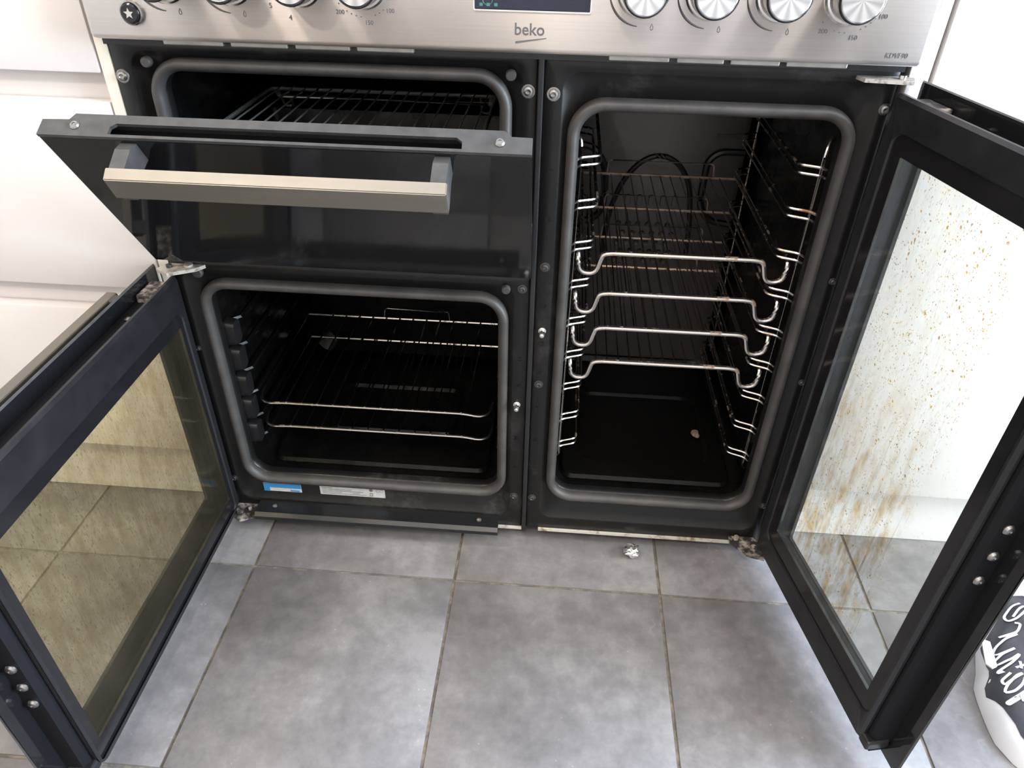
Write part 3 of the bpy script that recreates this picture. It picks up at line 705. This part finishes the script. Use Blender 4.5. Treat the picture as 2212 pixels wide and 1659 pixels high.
# sheet-metal cap along the top with a long slot and stepped ends
TT0, TT1 = .2445, .2485
bm = B()
def strip(poly): prism(bm, poly, 'z', TT0, TT1)
strip([(-.003, 0), (.072, 0), (.070, .0034), (.0705, .012), (.076, .0168), (.076, .0275), (.031, .0275), (.026, .020), (-.002, .019)])
strip([(.4995, 0), (.4990, .020), (.478, .0205), (.471, .0275), (.424, .0275), (.424, .0168), (.4295, .012), (.430, .0034), (.428, 0)])
strip([(.076, .0168), (.424, .0168), (.424, .0275), (.076, .0275)])
strip([(.072, 0), (.428, 0), (.430, .0034), (.070, .0034)])
box(bm, .031, .471, .0260, .0275, .205, TT0)
gsub('top_cap', bm, 'greymetal')
gsub('slot_floor', box(B(), .060, .440, .0054, .0258, .2262, .2275), 'plastic')
for x in (.034, .467):
    bm = B(); lathe_y(bm, [(.0052, 0), (.0052, -.001), (.0038, -.0026), (.002, -.0026), (.0018, -.0016), (.0001, -.0014)], 14)
    for v in bm.verts: v.co = Vector((x+v.co.x, .0125+v.co.z, TT1-v.co.y))
    gsub('cap_screw', bm, 'screw', smooth=True)
bm = B(); prism(bm, [(-.0355, .2475), (-.0490, .2455), (-.0520, .2185), (-.0385, .2205)], 'x', .078, .4195); bmesh.ops.bevel(bm, geom=bm.edges[:], offset=.001, segments=2, affect='EDGES')
gsub('door_handle', bm, 'handle')
for xa, xb in ((.0805, .0965), (.4025, .4180)):
    bm = B(); prism(bm, [(0, .240), (-.012, .2455), (-.037, .2455), (-.046, .240), (-.0475, .2105), (-.038, .208), (-.012, .216), (0, .214)], 'x', xa, xb); gsub('handle_bracket', bm, 'greymetal')
gsub('inner_glass', loft(B(), [(.05, .446, .035, .205, .012, .0302), (.05, .446, .035, .205, .012, .0325)], 4, cap1=True), 'blackglass')

# ------------------------------------------------------------------ oven racks
def rack_right(z, label):
    t = empty('oven_rack', (.70, .20, z)); tag(t, label, 'oven rack', 'wire racks in the tall right oven')
    def sub(name, bm, mat, **k):
        for v in bm.verts: v.co -= Vector((.70, .20, z))
        return obj(name, bm, M[mat], t, smooth=True)
    xa, xb = .5580, .8400
    # front bar: hooks at both ends dip below it
    zb = z+.006
    pts = [(xa, .070, zb+.002), (xa, .040, zb-.002), (xa+.003, .040, zb-.030), (xa+.026, .040, zb-.032), (xa+.034, .040, zb-.002), (xa+.046, .040, zb), (xb-.046, .040, zb), (xb-.034, .040, zb-.002), (xb-.026, .040, zb-.032), (xb-.003, .040, zb-.030), (xb, .040, zb-.002), (xb, .070, zb+.002)]
    sub('front_bar', tube(B(), fillet(pts, .013, 5), .0035, 8), 'wire')
    sub('side_bar', tube(B(), [(xa, .068, zb+.002), (xa+.008, .10, z), (xa+.008, .37, z)], .0022, 6), 'wire')
    sub('side_bar', tube(B(), [(xb, .068, zb+.002), (xb-.008, .10, z), (xb-.008, .37, z)], .0022, 6), 'wire')
    sub('rear_bar', tube(B(), [(xa+.010, .370, z+.001), (xb-.010, .370, z+.001)], .0026, 6), 'rustwire')
    sub('rear_guard', tube(B(), fillet([(.608, .371, z), (.610, .374, z+.024), (.788, .374, z+.024), (.790, .371, z)], .006), .0014, 6), 'rustwire')
    bm = B(); n = 13
    for k in range(n):
        x = xa+.040+(xb-xa-.080)*k/(n-1)
        tube(bm, [(x, .041, zb-.0035), (x, .060, z+.001), (x, .371, z+.001)], .0012, 5)
    sub('grid_wires', bm, 'thinwire')
for z, lab in ((.520, 'topmost wire rack in the tall right oven, rusted front bar'), (.459, 'second wire rack from the top in the tall right oven'), (.403, 'third wire rack from the top in the tall right oven'), (.345, 'lowest wire rack in the tall right oven')):
    rack_right(z, lab)
def rack_left(z, y1, label, guard):
    t = empty('oven_rack', (.248, .18, z)); tag(t, label, 'oven rack', 'wire racks in the lower left oven')
    def sub(name, bm, mat):
        for v in bm.verts: v.co -= Vector((.248, .18, z))
        return obj(name, bm, M[mat], t, smooth=True)
    xa, xb = .0560, .4400
    pts = [(xa, .075, z-.001), (xa+.004, .052, z-.003), (xa+.018, .042, z-.004), (xa+.045, .040, z), (xb-.045, .040, z), (xb-.018, .042, z-.006), (xb-.003, .050, z-.005), (xb, .075, z-.001)]
    sub('front_bar', tube(B(), fillet(pts, .012), .0023, 8), 'wire')
    for x in (xa, xb): sub('side_bar', tube(B(), [(x, .073, z-.001), (x, y1, z-.001)], .002, 6), 'thinwire')
    sub('rear_bar', tube(B(), [(xa, y1, z-.001), (xb, y1, z-.001)], .0023, 6), 'wire')
    if guard: sub('rear_guard', tube(B(), fillet([(.205, y1, z), (.206, y1+.003, z+.018), (.330, y1+.003, z+.018), (.332, y1, z)], .005), .0014, 6), 'wire')
    bm = B()
    for k in range(12):
        x = xa+.050+(xb-xa-.098)*k/11
        tube(bm, [(x, .0375, z+.003), (x, .046, z+.0025), (x, y1+.001, z+.002)], .0013, 5)
    sub('grid_wires', bm, 'thinwire')
rack_left(.2355, .325, 'upper wire rack in the lower left oven', True)
rack_left(.1875, .320, 'lower wire rack in the lower left oven', False)
# grill rack and pan in the top left oven
t = empty('grill_pan', (.252, .19, .60)); tag(t, 'dark enamel grill pan under the wire rack in the top left oven', 'grill pan')
bm = B(); loft(bm, [(.052, .452, .055, .300, .015, .018), (.056, .448, .059, .296, .015, .018), (.062, .442, .065, .290, .015, -.004), (.058, .446, .061, .294, .015, -.006)], 5, cap1=True)
for v in bm.verts: v.co = Vector((v.co.x-.252, v.co.z-.19, v.co.y+.012))
obj('pan_body', bm, M['enamel'], t, smooth=True, angle=.6)
t2 = empty('grill_rack', (.252, .18, .664)); tag(t2, 'chromed wire grill rack with close wires in the top left oven', 'grill rack')
def sub2(name, bm, mat):
    for v in bm.verts: v.co -= Vector((.252, .18, .664))
    return obj(name, bm, M[mat], t2, smooth=True)
z = .6645
sub2('frame_bar', tube(B(), fillet([(.075, .07, z), (.075, .275, z), (.425, .275, z), (.425, .07, z)], .012), .0030, 8), 'rackbright')
sub2('frame_bar', tube(B(), [(.0745, .072, z), (.4255, .072, z)], .0026, 8), 'wire')
sub2('rear_bar', tube(B(), fillet([(.082, .277, z), (.082, .282, z-.013), (.418, .282, z-.013), (.418, .277, z)], .006), .0028, 8), 'rackbright')
for x in (.085, .400):
    for y, ya in ((.2975, .277), (.0575, .075)):
        sub2('rack_foot', tube(B(), fillet([(x, ya, z), (x, y, z-.0312), (x+.014, y, z-.0312), (x+.014, ya, z)], .006), .0022, 6), 'rackbright')
bm = B()
for k in range(17):
    x = .092+.320*k/16; tube(bm, [(x, .073, z+.003), (x, .277, z+.003)], .0014, 5)
sub2('grid_wires', bm, 'rackbright')
# burnt crumb on the floor of the tall oven
bm = B(); bmesh.ops.create_icosphere(bm, subdivisions=3, radius=.0075)
for v in bm.verts:
    k = 1+.55*noise.noise(v.co*170); v.co = Vector((v.co.x*k, v.co.y*1.2*k, max(-.003, v.co.z*.55*k)))
cr = obj('burnt_crumb', bm, M['crumb'], None, smooth=True); cr.location = (.800, .172, .1175); tag(cr, 'small tan burnt crumb lying on the tall oven floor', 'crumb')

# ------------------------------------------------------------------ kitchen units
def unit(name, x0, x1, label, fronts, fmat='white', channel=()):
    t = empty(name, ((x0+x1)/2, .30, 0)); tag(t, label, 'cabinet')
    c = Vector(((x0+x1)/2, .30, 0))
    def sub(n, bm, mat, **k):
        for v in bm.verts: v.co -= c
        return obj(n, bm, M[mat], t, **k)
    sub('carcass', box(B(), x0, x1, .022, .60, .158, .862), 'white')
    for z0, z1, nm in fronts:
        sub(nm, box(B(), x0+.0015, x1-.0015, 0, .019, z0, z1, .0015, 2), fmat, smooth=True)
    for z0, z1 in channel:
        bm = B(); prism(bm, [(.0195, z0-.004), (.0195, z1+.004), (.0215, z1+.004), (.0218, z0-.004)], 'x', x0, x1)
        sub('finger_channel', bm, 'white')
    return t
unit('drawer_unit', -.620, -.0175, 'white handleless drawer unit immediately left of the cooker', ((.1565, .4185, 'drawer_front'), (.4550, .7085, 'drawer_front'), (.7420, .8600, 'drawer_front')), channel=((.4185, .455), (.7085, .742)))
unit('drawer_unit', -1.225, -.6225, 'white handleless drawer unit furthest left, against the side wall', ((.1565, .4185, 'drawer_front'), (.4550, .7085, 'drawer_front'), (.7420, .8600, 'drawer_front')), channel=((.4185, .455), (.7085, .742)))
unit('door_unit', .9265, 1.527, 'white flat-fronted unit immediately right of the cooker, behind the carrier bag', ((.1565, .8600, 'unit_door'),))
unit('door_unit', 1.529, 2.13, 'white flat-fronted unit furthest right, beside the glazed door', ((.1565, .8600, 'unit_door'),))
def single(name, bm, mat, label, cat, **k):
    return tag(obj(name, bm, M[mat], None, **k), label, cat)
single('filler_panel', box(B(), -.0165, -.0015, .001, .60, .0008, .884, .001), 'cream', 'narrow cream filler panel between drawer unit and cooker left side', 'panel')
single('filler_panel', box(B(), .9015, .9235, .001, .60, .0008, .884, .001), 'white', 'narrow white filler panel between cooker right side and door unit', 'panel')
single('plinth', box(B(), -1.225, -.018, .060, .076, .0008, .153), 'plinth', 'long white plinth under the left drawer units', 'plinth')
single('plinth', box(B(), .9265, 2.13, .060, .076, .0008, .153), 'plinth', 'long white plinth under the right door units', 'plinth')
single('worktop', box(B(), -1.25, -.0015, -.020, .615, .886, .924, .003), 'worktop', 'dark worktop over the left drawer units', 'worktop')
single('worktop', box(B(), .9015, 2.16, -.020, .615, .886, .924, .003), 'worktop', 'dark worktop over the right door units', 'worktop')

# ------------------------------------------------------------------ carrier bag on the floor
BC = Vector((1.335, -.205))
OUT = [(1.19, -.168), (1.174, -.206), (1.162, -.226), (1.158, -.247), (1.155, -.276), (1.154, -.307), (1.168, -.339), (1.205, -.372), (1.29, -.402), (1.41, -.405), (1.50, -.35), (1.52, -.20), (1.50, -.07), (1.42, -.022), (1.30, -.028), (1.235, -.09)]
INK = [(1.192, -.168), (1.175, -.224), (1.166, -.232), (1.161, -.255), (1.168, -.266), (1.170, -.285), (1.174, -.312), (1.184, -.338), (1.225, -.366), (1.34, -.390), (1.46, -.35), (1.46, -.20), (1.40, -.11), (1.30, -.102), (1.268, -.083)]
def radius(poly, a):
    d = Vector((math.cos(a), math.sin(a))); best = None
    for i in range(len(poly)):
        p = Vector(poly[i])-BC; q = Vector(poly[(i+1) % len(poly)])-BC; e = q-p
        den = d.x*e.y-d.y*e.x
        if abs(den) < 1e-9: continue
        t = (p.x*e.y-p.y*e.x)/den; u = (p.x*d.y-p.y*d.x)/den
        if t > 0 and -1e-6 <= u <= 1+1e-6: best = t if best is None else max(best, t)
    return best or .1
def bag_h(x, y):
    v = Vector((x, y))-BC; r = v.length; a = math.atan2(v.y, v.x); s = min(1, r/radius(OUT, a))
    h = .052*(1-s**7)**.6 if s < 1 else 0
    return max(.001, h+(.006*noise.noise((x*16, y*16, 1.7))+.0035*noise.noise((x*45, y*30, 4.1)))*(1-s**8))
def bag_mesh(poly, off, nr, na, flat_bottom):
    bm = B(); rings = []
    for i in range(1, nr+1):
        s = (i/nr)**.8; ring = []
        for k in range(na):
            a = 2*PI*k/na; r = radius(poly, a)*s; x, y = BC.x+r*math.cos(a), BC.y+r*math.sin(a); ring.append(bm.verts.new((x, y, bag_h(x, y)+off)))
        rings.append(ring)
    c = bm.verts.new((BC.x, BC.y, bag_h(BC.x, BC.y)+off))
    for k in range(na): bm.faces.new((c, rings[0][k], rings[0][(k+1) % na]))
    for p, q in zip(rings, rings[1:]):
        for k in range(na): bm.faces.new((p[k], p[(k+1) % na], q[(k+1) % na], q[k]))
    if flat_bottom:
        low = [bm.verts.new((v.co.x, v.co.y, .0006)) for v in rings[-1]]
        for k in range(na): bm.faces.new((rings[-1][k], rings[-1][(k+1) % na], low[(k+1) % na], low[k]))
        bm.faces.new(low)
    return bm
bag = empty('carrier_bag', (BC.x, BC.y, 0)); tag(bag, 'white and black carrier bag with white script lettering on the floor', 'bag')
def bsub(name, bm, mat):
    for v in bm.verts: v.co -= Vector((BC.x, BC.y, 0))
    return obj(name, bm, M[mat], bag, smooth=True, angle=1.2)
bsub('bag_body', bag_mesh(OUT, 0, 26, 96, True), 'bagwhite')
bsub('printed_panel', bag_mesh(INK, .0012, 24, 96, False), 'bagblack')
STROKES = [[(1.262, -.109), (1.248, -.114), (1.232, -.13), (1.232, -.14), (1.245, -.137), (1.264, -.123), (1.266, -.115), (1.255, -.12), (1.242, -.133)],
 [(1.239, -.144), (1.245, -.147), (1.236, -.16), (1.207, -.166), (1.237, -.162), (1.217, -.169), (1.2, -.18), (1.192, -.191), (1.196, -.194), (1.223, -.186), (1.203, -.193), (1.185, -.206), (1.186, -.213), (1.205, -.206), (1.221, -.197), (1.218, -.201), (1.201, -.214), (1.182, -.224), (1.18, -.227), (1.22, -.216)],
 [(1.215, -.21), (1.213, -.216), (1.21, -.223)],
 [(1.194, -.229), (1.179, -.239), (1.18, -.246), (1.196, -.237), (1.21, -.23), (1.2, -.233), (1.182, -.247), (1.175, -.257), (1.187, -.257), (1.201, -.247), (1.212, -.232)],
 [(1.2, -.257), (1.173, -.27), (1.175, -.273), (1.2, -.261)], [(1.193, -.26), (1.192, -.265), (1.192, -.271)]]
bm = B()
for s in STROKES:
    pts = fillet([(x, y, 0) for x, y in s], .006, 3); L_, R_ = [], []
    for i, p in enumerate(pts):
        tdir = (pts[min(i+1, len(pts)-1)]-pts[max(i-1, 0)]).normalized(); nrm = Vector((-tdir.y, tdir.x, 0)); w = .0016
        for lst, sg in ((L_, 1), (R_, -1)):
            q = p+nrm*w*sg; lst.append(bm.verts.new((q.x, q.y, bag_h(q.x, q.y)+.0030)))
    for i in range(len(pts)-1): bm.faces.new((L_[i], L_[i+1], R_[i+1], R_[i]))
bsub('script_lettering', bm, 'bagletter')
bm = B(); prism(bm, [(1.176, -.178), (1.186, -.182), (1.178, -.222), (1.170, -.226), (1.164, -.219)], 'z', .048, .0505)
bsub('white_tab', bm, 'bagwhite')

# crumpled foil on the floor in front of the tall oven
bm = B(); bmesh.ops.create_icosphere(bm, subdivisions=3, radius=.0115)
for v in bm.verts:
    k = 1+.5*noise.noise(v.co*140)+.3*noise.noise(v.co*330+Vector((3, 1, 2))); v.co = Vector((v.co.x*1.15*k, v.co.y*k, v.co.z*.8*k))
mz = min(v.co.z for v in bm.verts)
fo = obj('crumpled_foil', bm, M['foil'], None); fo.location = (.686, -.022, -mz+.0004); tag(fo, 'small crumpled ball of silver foil on the floor tiles', 'foil')
